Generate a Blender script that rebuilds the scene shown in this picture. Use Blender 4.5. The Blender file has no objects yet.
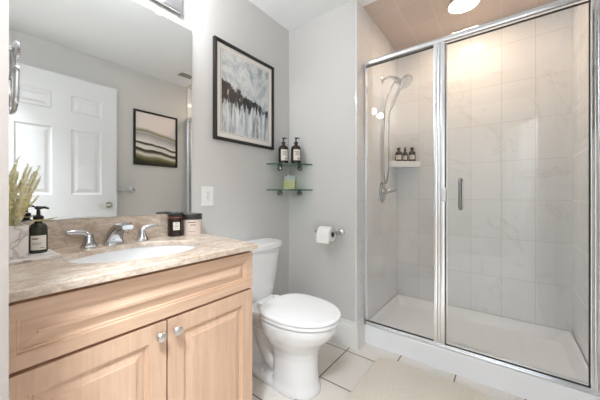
import bpy, bmesh, math, random
from mathutils import Vector, Matrix
from math import pi, sin, cos, radians as R

S = bpy.context.scene
COL = S.collection
# ------------------------------------------------------------------ camera, world, exposure
cam_d = bpy.data.cameras.new('camera'); cam = bpy.data.objects.new('camera', cam_d); COL.objects.link(cam)
cam_d.sensor_width = 36; cam_d.lens = 270 / 600 * 36; cam_d.shift_y = -5 / 600; cam_d.clip_start = 0.01
cam.location = (1.44, 0, 1.07); cam.rotation_euler = (R(90), 0, R(37.3)); S.camera = cam
w = bpy.data.worlds.new('world'); S.world = w; w.use_nodes = True
w.node_tree.nodes['Background'].inputs[0].default_value = (0.9, 0.95, 1.0, 1)
w.node_tree.nodes['Background'].inputs[1].default_value = 0.8
S.view_settings.view_transform = 'Standard'; S.view_settings.look = 'None'
S.view_settings.exposure = 1.58; S.view_settings.gamma = 1.0; S.view_settings.use_curve_mapping = False
S.cycles.max_bounces = 12; S.cycles.diffuse_bounces = 8; S.cycles.glossy_bounces = 8
S.cycles.transparent_max_bounces = 24; S.cycles.transmission_bounces = 10
S.cycles.caustics_reflective = False; S.cycles.caustics_refractive = False
S.cycles.sample_clamp_indirect = 4.0
BULB = 42.0          # vanity globes
SHOWER = 30.0        # shower ceiling lamp
HALL_FILL = 26.0          # added hall fill light (W)
H = 2.44             # ceiling height
W = 1.82             # opposite wall
YB = 1.734           # back wall
YS = 1.88            # shower glass plane
YT = 2.61            # shower back wall
XL = 0.613           # shower left wall
XR = 1.805           # shower right wall

# ------------------------------------------------------------------ materials
def srgb(r, g, b):
    f = lambda c: (c / 255 / 12.92) if c / 255 <= 0.04045 else ((c / 255 + 0.055) / 1.055) ** 2.4
    return (f(r), f(g), f(b), 1)

class NT:
    def __init__(s, name):
        s.m = bpy.data.materials.new(name); s.m.use_nodes = True
        s.t = s.m.node_tree; s.b = s.t.nodes['Principled BSDF']; s.out = s.t.nodes['Material Output']
    def n(s, ty, **kw):
        nd = s.t.nodes.new(ty)
        for k, v in kw.items():
            if k in ('p',):
                continue
            setattr(nd, k, v)
        return nd
    def l(s, a, b): s.t.links.new(a, b)
    def val(s, nd, **kw):
        for k, v in kw.items():
            nd.inputs[k.replace('_', ' ')].default_value = v
        return nd
    def coord(s): return s.n('ShaderNodeTexCoord').outputs['Object']
    def mapping(s, scale=(1, 1, 1), rot=(0, 0, 0), loc=(0, 0, 0), src=None):
        m = s.n('ShaderNodeMapping'); m.inputs['Scale'].default_value = scale
        m.inputs['Rotation'].default_value = rot; m.inputs['Location'].default_value = loc
        s.l(src or s.coord(), m.inputs['Vector']); return m.outputs[0]
    def ramp(s, fac, stops):
        r = s.n('ShaderNodeValToRGB'); e = r.color_ramp.elements
        while len(e) < len(stops): e.new(0.5)
        for i, (p, c) in enumerate(stops): e[i].position = p; e[i].color = c
        s.l(fac, r.inputs[0]); return r.outputs[0]
    def noise(s, vec, scale, detail=4, rough=0.5, dist=0.0):
        n = s.n('ShaderNodeTexNoise'); s.l(vec, n.inputs['Vector'])
        n.inputs['Scale'].default_value = scale; n.inputs['Detail'].default_value = detail
        n.inputs['Roughness'].default_value = rough; n.inputs['Distortion'].default_value = dist
        return n.outputs[0]
    def mix(s, fac, a, b, mode='MIX'):
        m = s.n('ShaderNodeMix', data_type='RGBA', blend_type=mode)
        if hasattr(fac, 'links'): s.l(fac, m.inputs[0])
        else: m.inputs[0].default_value = fac
        for x, i in ((a, 6), (b, 7)):
            if hasattr(x, 'links'): s.l(x, m.inputs[i])
            else: m.inputs[i].default_value = x
        return m.outputs[2]
    def bump(s, h, strength=0.2, dist=0.002):
        b = s.n('ShaderNodeBump'); b.inputs['Strength'].default_value = strength
        b.inputs['Distance'].default_value = dist; s.l(h, b.inputs['Height']); s.l(b.outputs[0], s.b.inputs['Normal'])

def plain(name, col, rough=0.5, metal=0.0, spec=0.5, nscale=0, namp=0.0, bump=0.0):
    k = NT(name); k.b.inputs['Base Color'].default_value = col
    k.b.inputs['Roughness'].default_value = rough; k.b.inputs['Metallic'].default_value = metal
    k.b.inputs['Specular IOR Level'].default_value = spec
    if nscale:
        n = k.noise(k.coord(), nscale, 5)
        d = tuple(c * (1 - namp) for c in col[:3]) + (1,)
        k.l(k.mix(n, d, col), k.b.inputs['Base Color'])
        if bump: k.bump(n, bump)
    return k.m

def glass_mat(name, tint=(0.97, 0.98, 0.975, 1), gain=1.0, rough=0.0):
    k = NT(name); k.t.nodes.remove(k.b)
    tr = k.n('ShaderNodeBsdfTransparent'); tr.inputs[0].default_value = tint
    gl = k.n('ShaderNodeBsdfGlossy'); gl.inputs['Roughness'].default_value = rough
    lw = k.n('ShaderNodeLayerWeight')
    p = k.n('ShaderNodeMath', operation='POWER'); k.l(lw.outputs['Facing'], p.inputs[0]); p.inputs[1].default_value = 5
    lw.inputs[0].default_value = 0.5
    a = k.n('ShaderNodeMath', operation='MULTIPLY_ADD'); k.l(p.outputs[0], a.inputs[0])
    a.inputs[1].default_value = 0.96 * gain; a.inputs[2].default_value = 0.04 * gain
    mx = k.n('ShaderNodeMixShader'); k.l(a.outputs[0], mx.inputs[0]); k.l(tr.outputs[0], mx.inputs[1]); k.l(gl.outputs[0], mx.inputs[2])
    k.l(mx.outputs[0], k.out.inputs[0]); return k.m

def emit_mat(name, col, strength):
    k = NT(name); k.b.inputs['Base Color'].default_value = (0.9, 0.9, 0.88, 1)
    k.b.inputs['Emission Color'].default_value = col; k.b.inputs['Emission Strength'].default_value = strength
    return k.m

def tile_mat(name, axes, bw, rh, off, base, vein, grout, mortar=0.0022, rough=0.15, veinscale=2.2):
    """stack-bond tiles; axes = which world axes run along the tile row and up the tile column"""
    k = NT(name); sp = k.n('ShaderNodeSeparateXYZ'); co = k.coord(); k.l(co, sp.inputs[0])
    cb = k.n('ShaderNodeCombineXYZ')
    for i, a in enumerate(axes):
        ad = k.n('ShaderNodeMath', operation='SUBTRACT'); k.l(sp.outputs['XYZ'.index(a)], ad.inputs[0]); ad.inputs[1].default_value = off[i]
        k.l(ad.outputs[0], cb.inputs[i])
    br = k.n('ShaderNodeTexBrick'); br.offset = 0.0; br.squash = 1.0; k.l(cb.outputs[0], br.inputs['Vector'])
    k.val(br, Scale=1.0, Mortar_Size=mortar, Mortar_Smooth=0.1, Bias=0.0, Brick_Width=bw, Row_Height=rh)
    br.inputs['Color1'].default_value = (0.94, 0.94, 0.94, 1); br.inputs['Color2'].default_value = (1, 1, 1, 1); br.inputs['Mortar'].default_value = (1, 1, 1, 1)
    n1 = k.noise(k.mapping((1, 1, 1.0), (0.5, 0.7, 0.4)), veinscale, 8, 0.6, 2.2)
    v = k.ramp(n1, [(0.575, (0, 0, 0, 1)), (0.605, (1, 1, 1, 1)), (0.62, (0, 0, 0, 1))])
    n2 = k.noise(co, 5, 3)
    c = k.mix(n2, tuple(x * 0.93 for x in base[:3]) + (1,), base)
    fv = k.n('ShaderNodeMath', operation='MULTIPLY'); k.l(v, fv.inputs[0]); fv.inputs[1].default_value = 0.4
    c = k.mix(fv.outputs[0], c, vein)
    c = k.mix(1.0, c, br.outputs['Color'], 'MULTIPLY')
    c = k.mix(br.outputs['Fac'], c, grout)
    k.l(c, k.b.inputs['Base Color'])
    rr = k.n('ShaderNodeMath', operation='MULTIPLY_ADD'); k.l(br.outputs['Fac'], rr.inputs[0]); rr.inputs[1].default_value = 0.5; rr.inputs[2].default_value = rough
    k.l(rr.outputs[0], k.b.inputs['Roughness'])
    inv = k.n('ShaderNodeMath', operation='SUBTRACT'); inv.inputs[0].default_value = 1; k.l(br.outputs['Fac'], inv.inputs[1])
    k.bump(inv.outputs[0], 0.4, 0.001)
    return k.m

def wood_mat(name, grain):
    k = NT(name); co = k.coord()
    sc = {'z': (14, 14, 1.1), 'y': (14, 1.1, 14)}[grain]
    n = k.noise(k.mapping(sc), 3.0, 8, 0.62, 0.6)
    c = k.ramp(n, [(0.3, srgb(194, 160, 135)), (0.55, srgb(206, 174, 149)), (0.75, srgb(214, 185, 162))])
    n2 = k.noise(k.mapping(tuple(x * 4 for x in sc)), 6, 2)
    c = k.mix(k.ramp(n2, [(0.55, (0, 0, 0, 1)), (0.8, (0.35, 0.35, 0.35, 1))]), c, srgb(196, 158, 134))
    k.l(c, k.b.inputs['Base Color']); k.b.inputs['Roughness'].default_value = 0.5
    k.bump(n2, 0.05); return k.m

def stone_mat(name):
    k = NT(name); co = k.coord()
    n = k.noise(k.mapping((1, 0.55, 1)), 9, 10, 0.68, 1.0)
    c = k.ramp(n, [(0.3, srgb(178, 157, 138)), (0.45, srgb(202, 185, 168)), (0.58, srgb(217, 204, 190)), (0.75, srgb(230, 221, 210))])
    v = k.noise(k.mapping((1, 0.8, 1)), 6, 8, 0.6, 2.0)
    vm = k.ramp(v, [(0.46, (0, 0, 0, 1)), (0.5, (0.7, 0.7, 0.7, 1)), (0.53, (0, 0, 0, 1))])
    c = k.mix(vm, c, srgb(220, 206, 190))
    g = k.noise(k.mapping((1, 0.6, 1)), 42, 9, 0.75, 0.6)
    c = k.mix(k.ramp(g, [(0.42, (0.5, 0.5, 0.5, 1)), (0.56, (0, 0, 0, 1))]), c, srgb(160, 136, 114))
    s = k.noise(co, 160, 2)
    c = k.mix(k.ramp(s, [(0.6, (0, 0, 0, 1)), (0.75, (0.4, 0.4, 0.4, 1))]), c, srgb(150, 126, 104))
    k.l(c, k.b.inputs['Base Color']); k.b.inputs['Roughness'].default_value = 0.2
    return k.m

def marble_mat(name):
    k = NT(name); v = k.noise(k.mapping((1, 1, 0.6), (0.6, 0.5, 0.3)), 9, 7, 0.55, 1.6)
    c = k.ramp(v, [(0.42, srgb(236, 232, 229)), (0.47, srgb(206, 200, 196)), (0.49, srgb(176, 168, 164)), (0.505, srgb(226, 222, 218)), (0.7, srgb(240, 238, 236))])
    k.l(c, k.b.inputs['Base Color']); k.b.inputs['Roughness'].default_value = 0.3; return k.m

def art_abstract(name, y0, y1, z0, z1):
    """grey wash over a dark horizontal band with drips, in the picture's own plane (y, z)"""
    k = NT(name); co = k.coord(); sp = k.n('ShaderNodeSeparateXYZ'); k.l(co, sp.inputs[0])
    def rng(o, a, b):
        m = k.n('ShaderNodeMapRange'); k.l(o, m.inputs[0]); m.inputs[1].default_value = a; m.inputs[2].default_value = b; return m.outputs[0]
    U = rng(sp.outputs[1], y0, y1); V = rng(sp.outputs[2], z0, z1)
    def math_(op, a, b):
        m = k.n('ShaderNodeMath', operation=op)
        for i, x in enumerate((a, b)):
            if hasattr(x, 'links'): k.l(x, m.inputs[i])
            else: m.inputs[i].default_value = x
        return m.outputs[0]
    cl = k.noise(k.mapping((1, 5, 5)), 1.6, 9, 0.65, 1.2)
    sky = k.ramp(cl, [(0.3, srgb(120, 130, 138)), (0.45, srgb(172, 180, 184)), (0.6, srgb(214, 216, 214)), (0.75, srgb(150, 158, 160))])
    dr = k.noise(k.mapping((1, 34, 4)), 1.2, 6, 0.6, 0.2)
    low = k.ramp(dr, [(0.3, srgb(70, 76, 84)), (0.40, srgb(140, 148, 154)), (0.52, srgb(200, 206, 208)), (0.66, srgb(226, 229, 228)), (0.8, srgb(176, 186, 188))])
    wob = math_('MULTIPLY', math_('SUBTRACT', k.noise(k.mapping((1, 7, 7)), 1.5, 6, 0.6), 0.5), 0.34)
    Vw = math_('ADD', V, wob)
    tilt = math_('ADD', Vw, math_('MULTIPLY', U, 0.06))
    below = k.ramp(tilt, [(0.40, (0, 0, 0, 1)), (0.52, (1, 1, 1, 1))])
    c = k.mix(below, low, sky)
    # dark band: thick on the left, thin to the right
    dripn = math_('MULTIPLY', math_('SUBTRACT', k.noise(k.mapping((1, 40, 2)), 1.3, 5, 0.6), 0.5), 0.42)
    Vd = math_('ADD', math_('ADD', tilt, dripn), math_('MULTIPLY', wob, -0.35))
    Vt = math_('ADD', tilt, math_('MULTIPLY', math_('SUBTRACT', k.noise(k.mapping((1, 14, 14)), 1.4, 6, 0.65, 0.6), 0.5), 0.22))
    top = math_('SUBTRACT', 0.66, math_('MULTIPLY', U, 0.16)); bot = math_('ADD', 0.36, math_('MULTIPLY', U, 0.08))
    inb = math_('MULTIPLY', k.ramp(math_('SUBTRACT', top, Vt), [(0.0, (0, 0, 0, 1)), (0.03, (1, 1, 1, 1))]),
                k.ramp(math_('SUBTRACT', Vd, bot), [(0.0, (0, 0, 0, 1)), (0.03, (1, 1, 1, 1))]))
    dk = k.ramp(k.noise(k.mapping((1, 9, 22)), 2, 7, 0.7), [(0.35, srgb(10, 13, 24)), (0.6, srgb(26, 30, 40)), (0.72, srgb(74, 80, 90))])
    c = k.mix(inb, c, dk)
    sm = k.ramp(k.noise(k.mapping((1, 6, 3)), 2.2, 6, 0.6, 0.8), [(0.56, (0, 0, 0, 1)), (0.7, (0.55, 0.55, 0.55, 1))])
    c = k.mix(sm, c, srgb(84, 92, 102))
    wh = k.ramp(k.noise(k.mapping((1, 26, 9)), 1.6, 6, 0.7), [(0.60, (0, 0, 0, 1)), (0.68, (0.9, 0.9, 0.9, 1))])
    c = k.mix(wh, c, srgb(232, 232, 224))
    k.l(c, k.b.inputs['Base Color']); k.b.inputs['Roughness'].default_value = 0.35; return k.m

def art_hills(name, y0, y1, z0, z1):
    """soft landscape in bands: pale sky, grey hill, dark stripes, green field"""
    k = NT(name); co = k.coord(); sp = k.n('ShaderNodeSeparateXYZ'); k.l(co, sp.inputs[0])
    m = k.n('ShaderNodeMapRange'); k.l(sp.outputs[2], m.inputs[0]); m.inputs[1].default_value = z0; m.inputs[2].default_value = z1
    u = k.n('ShaderNodeMapRange'); k.l(sp.outputs[1], u.inputs[0]); u.inputs[1].default_value = y0; u.inputs[2].default_value = y1
    nz = k.noise(k.mapping((1, 2.2, 1.0)), 2.0, 2, 0.4)
    a = k.n('ShaderNodeMath', operation='MULTIPLY_ADD'); k.l(nz, a.inputs[0]); a.inputs[1].default_value = 0.15; k.l(m.outputs[0], a.inputs[2])
    b = k.n('ShaderNodeMath', operation='MULTIPLY_ADD'); k.l(u.outputs[0], b.inputs[0]); b.inputs[1].default_value = 0.10; k.l(a.outputs[0], b.inputs[2])
    sh = k.n('ShaderNodeMath', operation='SUBTRACT'); k.l(b.outputs[0], sh.inputs[0]); sh.inputs[1].default_value = 0.125
    c = k.ramp(sh.outputs[0], [(0.0, srgb(38, 36, 22)), (0.08, srgb(62, 60, 30)), (0.14, srgb(128, 124, 84)), (0.19, srgb(222, 214, 205)),
               (0.235, srgb(70, 68, 34)), (0.27, srgb(30, 28, 18)), (0.29, srgb(226, 220, 214)), (0.345, srgb(214, 206, 198)), (0.36, srgb(56, 54, 24)),
               (0.385, srgb(70, 68, 34)), (0.40, srgb(228, 222, 218)), (0.47, srgb(196, 192, 190)), (0.53, srgb(160, 156, 154)),
               (0.575, srgb(176, 172, 168)), (0.59, srgb(122, 122, 72)), (0.625, srgb(186, 180, 164)), (0.65, srgb(226, 216, 212))])
    k.l(c, k.b.inputs['Base Color']); k.b.inputs['Roughness'].default_value = 0.5; return k.m

M = {}
M['paint'] = plain('wall_paint', srgb(207, 206, 204), 0.6, nscale=60, namp=0.02, bump=0.02)
M['ceil'] = plain('ceiling_paint', srgb(240, 241, 242), 0.75, nscale=80, namp=0.02)
M['white'] = plain('white_trim_paint', srgb(232, 232, 230), 0.35, nscale=30, namp=0.02)
M['jamb'] = plain('greige_casing_paint', srgb(150, 142, 137), 0.45, nscale=30, namp=0.02)
M['door'] = plain('white_door_paint', srgb(218, 219, 221), 0.35, nscale=30, namp=0.02)
M['hallwall'] = plain('hall_paint', srgb(214, 212, 206), 0.6, nscale=40, namp=0.02)
M['floor'] = tile_mat('floor_tile', 'XY', 0.318, 0.335, (0.25 - 0.318 * 4, 1.67 - 0.335 * 12), srgb(226, 221, 214), srgb(196, 186, 176), srgb(104, 92, 84), 0.004, 0.22, 3.0)
tb, tv, tg = srgb(238, 240, 243), srgb(205, 202, 200), srgb(208, 204, 200)
M['tback'] = tile_mat('tile_shower_back', 'XZ', 0.2, 0.3, (XL - 2, 0.132 - 3.0), tb, tv, tg, 0.0018, 0.035)
M['tside'] = tile_mat('tile_shower_side', 'YZ', 0.2, 0.3, (YT - 4, 0.132 - 3.0), tb, tv, tg, 0.0018, 0.035)
M['tceil'] = tile_mat('tile_shower_ceiling', 'XY', 0.2, 0.3, (XL - 2, YT - 6), srgb(214, 198, 186), tv, tg, 0.0018, 0.12)
M['wood_v'] = wood_mat('maple_upright', 'z'); M['wood_h'] = wood_mat('maple_level', 'y')
M['stone'] = stone_mat('beige_marble'); M['marble'] = marble_mat('white_marble')
M['mirror'] = plain('mirror_silver', (0.91, 0.935, 0.93, 1), 0.0, 1.0)
M['chrome'] = plain('chrome', (0.60, 0.61, 0.63, 1), 0.09, 1.0)
M['alu'] = plain('bright_aluminium', (0.92, 0.945, 0.985, 1), 0.22, 1.0)
M['steel'] = plain('polished_dark_steel', (0.34, 0.34, 0.35, 1), 0.12, 1.0)
M['nickel'] = plain('brushed_nickel', (0.72, 0.71, 0.69, 1), 0.28, 1.0)
M['brass'] = plain('aged_brass', (0.42, 0.42, 0.30, 1), 0.25, 1.0)
M['seal'] = plain('dark_rubber_seal', srgb(48, 46, 46), 0.6)
M['porc'] = plain('porcelain', srgb(228, 229, 230), 0.12, nscale=6, namp=0.01)
M['seatp'] = plain('white_plastic_seat', srgb(236, 237, 239), 0.2, nscale=6, namp=0.01)
M['acryl'] = plain('white_acrylic', srgb(238, 240, 244), 0.22, nscale=8, namp=0.015)
M['frame'] = plain('dark_brown_frame', srgb(24, 20, 18), 0.4, nscale=40, namp=0.2)
M['mat'] = plain('picture_mount', srgb(236, 232, 226), 0.8, nscale=50, namp=0.03)
M['black'] = plain('black_plastic', srgb(24, 24, 25), 0.35)
M['olive'] = plain('dark_green_bottle', srgb(48, 52, 40), 0.25, nscale=20, namp=0.15)
M['amber'] = plain('dark_amber_bottle', srgb(46, 27, 18), 0.12, nscale=20, namp=0.2)
M['browngl'] = plain('brown_glass', srgb(40, 27, 23), 0.1, nscale=12, namp=0.2)
M['redrim'] = plain('reddish_wax_line', srgb(118, 60, 48), 0.3)
M['label'] = plain('paper_label', srgb(226, 220, 210), 0.7, nscale=40, namp=0.04)
M['print'] = plain('label_print', srgb(80, 74, 70), 0.7)
M['cream'] = plain('blush_jar', srgb(222, 206, 196), 0.35, nscale=15, namp=0.04)
M['charcoal'] = plain('charcoal_lid', srgb(52, 50, 48), 0.4)
M['twine'] = plain('straw_twine', srgb(196, 184, 140), 0.9)
def leaf_mat():
    k = NT('dried_yellow_green_leaf'); n = k.noise(k.coord(), 40, 3)
    c = k.ramp(n, [(0.3, srgb(246, 241, 208)), (0.6, srgb(252, 250, 232))])
    k.l(c, k.b.inputs['Base Color']); k.b.inputs['Roughness'].default_value = 0.8
    t = k.n('ShaderNodeBsdfTranslucent'); k.l(c, t.inputs[0]); mx = k.n('ShaderNodeMixShader'); mx.inputs[0].default_value = 0.55
    k.l(k.b.outputs[0], mx.inputs[1]); k.l(t.outputs[0], mx.inputs[2]); k.l(mx.outputs[0], k.out.inputs[0]); return k.m
M['leaf'] = leaf_mat()
M['paper'] = plain('tissue_paper', srgb(244, 243, 241), 0.9, nscale=90, namp=0.03, bump=0.1)
M['card'] = plain('cardboard_core', srgb(120, 100, 82), 0.9)
M['green'] = plain('pale_green_wax', srgb(176, 178, 112), 0.35, nscale=30, namp=0.1)
M['glass'] = glass_mat('shower_glass')
M['glassg'] = glass_mat('shelf_glass', (0.80, 0.93, 0.87, 1), 1.2)
M['jar'] = glass_mat('clear_jar_glass', (0.93, 0.95, 0.94, 1), 1.2)
M['edge'] = plain('green_glass_edge', srgb(48, 96, 78), 0.1, nscale=40, namp=0.2)
M['bulb'] = emit_mat('vanity_bulb', (0.96, 0.98, 1.0, 1), BULB)
M['lens'] = emit_mat('shower_lamp_lens', (1.0, 0.72, 0.50, 1), SHOWER)
M['hallfill'] = emit_mat('hall_fill_lens', (1.0, 0.97, 0.93, 1), 6.0)  # glow of the added hall fill light
M['slot'] = plain('dark_slot', srgb(40, 40, 42), 0.8)
def rug_mat():
    k = NT('cream_looped_rug'); n = k.noise(k.coord(), 210, 4, 0.7)
    c = k.ramp(n, [(0.3, srgb(206, 196, 180)), (0.6, srgb(232, 225, 212)), (0.8, srgb(240, 234, 224))])
    k.l(c, k.b.inputs['Base Color']); k.b.inputs['Roughness'].default_value = 0.95; k.bump(n, 0.9, 0.006); return k.m
M['rug'] = rug_mat()

# ------------------------------------------------------------------ mesh helpers
ORG = {}
class MB:
    def __init__(s): s.bm = bmesh.new()
    def box(s, a, b, bev=0.0, seg=2):
        x0, x1 = sorted((a[0], b[0])); y0, y1 = sorted((a[1], b[1])); z0, z1 = sorted((a[2], b[2]))
        t = bmesh.new()
        bmesh.ops.create_cube(t, size=1)
        for v in t.verts: v.co = Vector(((x0 + x1) / 2 + v.co.x * (x1 - x0), (y0 + y1) / 2 + v.co.y * (y1 - y0), (z0 + z1) / 2 + v.co.z * (z1 - z0)))
        if bev: bmesh.ops.bevel(t, geom=list(t.edges), offset=bev, segments=seg, affect='EDGES', profile=0.5)
        s.add(t); return s
    def add(s, t, mat=None):
        if mat is not None: bmesh.ops.transform(t, matrix=mat, verts=t.verts)
        me = bpy.data.meshes.new('tmp'); t.to_mesh(me); t.free(); s.bm.from_mesh(me); bpy.data.meshes.remove(me); return s
    def quad(s, *ps): s.bm.faces.new([s.bm.verts.new(p) for p in ps]); return s
    def loft(s, rings, cap=True, close=False):
        vs = [[s.bm.verts.new(p) for p in r] for r in rings]; n = len(vs[0])
        pairs = list(zip(vs, vs[1:])) + ([(vs[-1], vs[0])] if close else [])
        for a, b in pairs:
            for i in range(n):
                j = (i + 1) % n
                s.bm.faces.new((a[i], a[j], b[j], b[i]))
        if cap and not close:
            s.bm.faces.new(list(reversed(vs[0]))); s.bm.faces.new(vs[-1])
        return s
    def lathe(s, prof, c=(0, 0, 0), axis='z', n=28, cap=True):
        """prof: (radius, height) pairs along the axis"""
        rings = []
        for r, h in prof:
            r = max(r, 1e-4); ring = []
            for i in range(n):
                a = 2 * pi * i / n; u, v = r * cos(a), r * sin(a)
                p = {'z': (u, v, h), 'x': (h, u, v), 'y': (v, h, u)}[axis]
                ring.append((c[0] + p[0], c[1] + p[1], c[2] + p[2]))
            rings.append(ring)
        return s.loft(rings, cap)
    def tube(s, pts, r, n=10, cap=True, smooth=0):
        P = [Vector(p) for p in pts]
        if smooth:
            Q = []
            for i in range(len(P) - 1):
                p0, p1, p2, p3 = P[max(i - 1, 0)], P[i], P[i + 1], P[min(i + 2, len(P) - 1)]
                for k in range(smooth):
                    t = k / smooth
                    Q.append(0.5 * ((2 * p1) + (-p0 + p2) * t + (2 * p0 - 5 * p1 + 4 * p2 - p3) * t * t + (-p0 + 3 * p1 - 3 * p2 + p3) * t ** 3))
            if isinstance(r, (list, tuple)):
                r = [r[min(int(i / smooth), len(r) - 2)] * (1 - (i % smooth) / smooth) + r[min(int(i / smooth) + 1, len(r) - 1)] * ((i % smooth) / smooth) for i in range(len(Q))] + [r[-1]]
            P = Q + [P[-1]]
        rs = r if isinstance(r, (list, tuple)) else [r] * len(P)
        up = None; rings = []
        for i, p in enumerate(P):
            d = (P[min(i + 1, len(P) - 1)] - P[max(i - 1, 0)]).normalized()
            if up is None:
                up = d.orthogonal().normalized()
            up = (up - d * up.dot(d))
            up = up.normalized() if up.length > 1e-6 else d.orthogonal().normalized()
            sd = d.cross(up)
            rings.append([p + (up * cos(2 * pi * k / n) + sd * sin(2 * pi * k / n)) * rs[i] for k in range(n)])
        return s.loft(rings, cap)
    def sector(s, c, r, a0, a1, z0, z1, n=10):
        """a curved label patch on a bottle"""
        lo = []; hi = []
        for i in range(n + 1):
            a = a0 + (a1 - a0) * i / n
            lo.append(s.bm.verts.new((c[0] + r * cos(a), c[1] + r * sin(a), z0))); hi.append(s.bm.verts.new((c[0] + r * cos(a), c[1] + r * sin(a), z1)))
        for i in range(n): s.bm.faces.new((lo[i], lo[i + 1], hi[i + 1], hi[i]))
        return s
    def prism(s, poly, z0, z1, bev=0.0):
        t = bmesh.new(); vs = [t.verts.new((p[0], p[1], z0)) for p in poly]; f = t.faces.new(vs)
        e = bmesh.ops.extrude_face_region(t, geom=[f]); bmesh.ops.translate(t, vec=(0, 0, z1 - z0), verts=[v for v in e['geom'] if isinstance(v, bmesh.types.BMVert)])
        bmesh.ops.recalc_face_normals(t, faces=t.faces)
        if bev:
            ed = [x for x in t.edges if abs(x.verts[0].co.z - x.verts[1].co.z) < 1e-6]
            bmesh.ops.bevel(t, geom=ed, offset=bev, segments=3, affect='EDGES', profile=0.5)
        return s.add(t)
    def relief(s, Wd, Ht, rects, mp, prof):
        """a flat face Wd x Ht with moulded panels; prof = (inset, depth) steps"""
        us = sorted({0, Wd, *[r[0] for r in rects], *[r[1] for r in rects]}); vs = sorted({0, Ht, *[r[2] for r in rects], *[r[3] for r in rects]})
        for i in range(len(us) - 1):
            for j in range(len(vs) - 1):
                cu, cv = (us[i] + us[i + 1]) / 2, (vs[j] + vs[j + 1]) / 2
                if any(r[0] < cu < r[1] and r[2] < cv < r[3] for r in rects): continue
                s.quad(mp(us[i], vs[j], 0), mp(us[i + 1], vs[j], 0), mp(us[i + 1], vs[j + 1], 0), mp(us[i], vs[j + 1], 0))
        for r in rects:
            pr = [(0, 0)] + list(prof)
            L = [[(r[0] + a, r[2] + a, d), (r[1] - a, r[2] + a, d), (r[1] - a, r[3] - a, d), (r[0] + a, r[3] - a, d)] for a, d in pr]
            for A, B in zip(L, L[1:]):
                for q in range(4):
                    t = (q + 1) % 4
                    s.quad(mp(*A[q]), mp(*A[t]), mp(*B[t]), mp(*B[q]))
            s.quad(*[mp(*p) for p in L[-1]])
        return s

def empty(name, loc, label=None, cat=None, group=None):
    o = bpy.data.objects.new(name, None); COL.objects.link(o); o.location = loc; o.empty_display_size = 0.05
    ORG[o.name] = Vector(loc); tag(o, label, cat, group); return o
def tag(o, label=None, cat=None, group=None, kind=None):
    if label: o['label'] = label
    if cat: o['category'] = cat
    if group: o['group'] = group
    if kind: o['kind'] = kind
    return o
def obj(name, mb, mat, parent=None, origin=None, smooth=35, bevel=0, weld=True, **kw):
    bm = mb.bm
    if weld: bmesh.ops.remove_doubles(bm, verts=bm.verts, dist=1e-5)
    bmesh.ops.recalc_face_normals(bm, faces=bm.faces)
    o_ = ORG[parent.name] if parent else Vector(origin or (0, 0, 0))
    bmesh.ops.translate(bm, vec=-o_, verts=bm.verts)
    me = bpy.data.meshes.new(name); bm.to_mesh(me); bm.free()
    o = bpy.data.objects.new(name, me); COL.objects.link(o); me.materials.append(M[mat] if isinstance(mat, str) else mat)
    if parent: o.parent = parent
    else: o.location = o_
    ORG[o.name] = o_
    if smooth:
        for p in me.polygons: p.use_smooth = True
        me.set_sharp_from_angle(angle=R(smooth))
        m = o.modifiers.new('normals', 'WEIGHTED_NORMAL'); m.keep_sharp = True
    if bevel:
        m = o.modifiers.new('bevel', 'BEVEL'); m.width = bevel; m.segments = 2; m.limit_method = 'ANGLE'
    tag(o, **kw); return o
def struct(name, mb, mat, parent=None, **kw):
    o = obj(name, mb, mat, parent, **kw)
    if not parent: o['kind'] = 'structure'
    return o
def copy_tree(o, parent=None):
    c = o.copy(); COL.objects.link(c); c.parent = parent
    for ch in list(o.children): copy_tree(ch, c)
    return c

# ------------------------------------------------------------------ room shell
struct('floor', MB().box((-0.1, -2.1, -0.06), (2.0, 2.75, 0)), 'floor')
struct('ceiling', MB().box((-0.1, -0.14, H), (2.0, 1.84, H + 0.08)), 'ceil')
struct('ceiling_shower', MB().box((0.5, 1.84, H), (2.0, 2.75, H + 0.08)), 'tceil')
struct('wall_left', MB().box((-0.1, 0.05, 0), (0, 2.75, H)), 'paint')
struct('wall_back', MB().box((0, YB, 0), (0.603, 1.86, H)), 'paint')
struct('wall_right', MB().box((W, -0.08, 0), (W + 0.1, 2.75, H)), 'paint')
wf = MB().box((-0.1, -0.08, 0), (0.785, 0.05, H)).box((0.785, -0.08, 2.15), (1.73, 0.05, H)).box((1.73, -0.08, 0), (W, 0.185, H))
struct('wall_front', wf, 'paint')
struct('wall_shower_left', MB().box((0.5, 1.86, 0), (XL - 0.01, YT, H)).box((XL - 0.01, YB + 0.004, 0), (XL, YT, H)), 'tside')
struct('wall_shower_back', MB().box((0.5, YT, 0), (W, YT + 0.06, H)), 'tback')
struct('wall_shower_right', MB().box((XR, 1.872, 0), (W, YT, H)), 'tside')
# hall behind the doorway
struct('wall_hall_back', MB().box((-0.1, -2.1, 0), (2.0, -2.0, H)), 'hallwall')
struct('wall_hall_left', MB().box((-0.1, -2.0, 0), (0.0, -0.08, H)), 'hallwall')
struct('wall_hall_right', MB().box((1.9, -2.0, 0), (2.0, -0.08, H)), 'hallwall')
struct('ceiling_hall', MB().box((-0.1, -2.1, H), (2.0, -0.14, H + 0.08)), 'ceil')
# door casing and jamb
jb = MB().box((0.786, -0.085, 0), (0.80, 0.0495, 2.134)).box((0.72, 0.0505, 0), (0.80, 0.062, 2.134)).box((0.72, 0.0505, 2.135), (1.73, 0.062, 2.21)).box((0.786, -0.085, 2.135), (1.73, 0.0495, 2.149))
struct('trim_1', jb, 'jamb')

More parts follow.
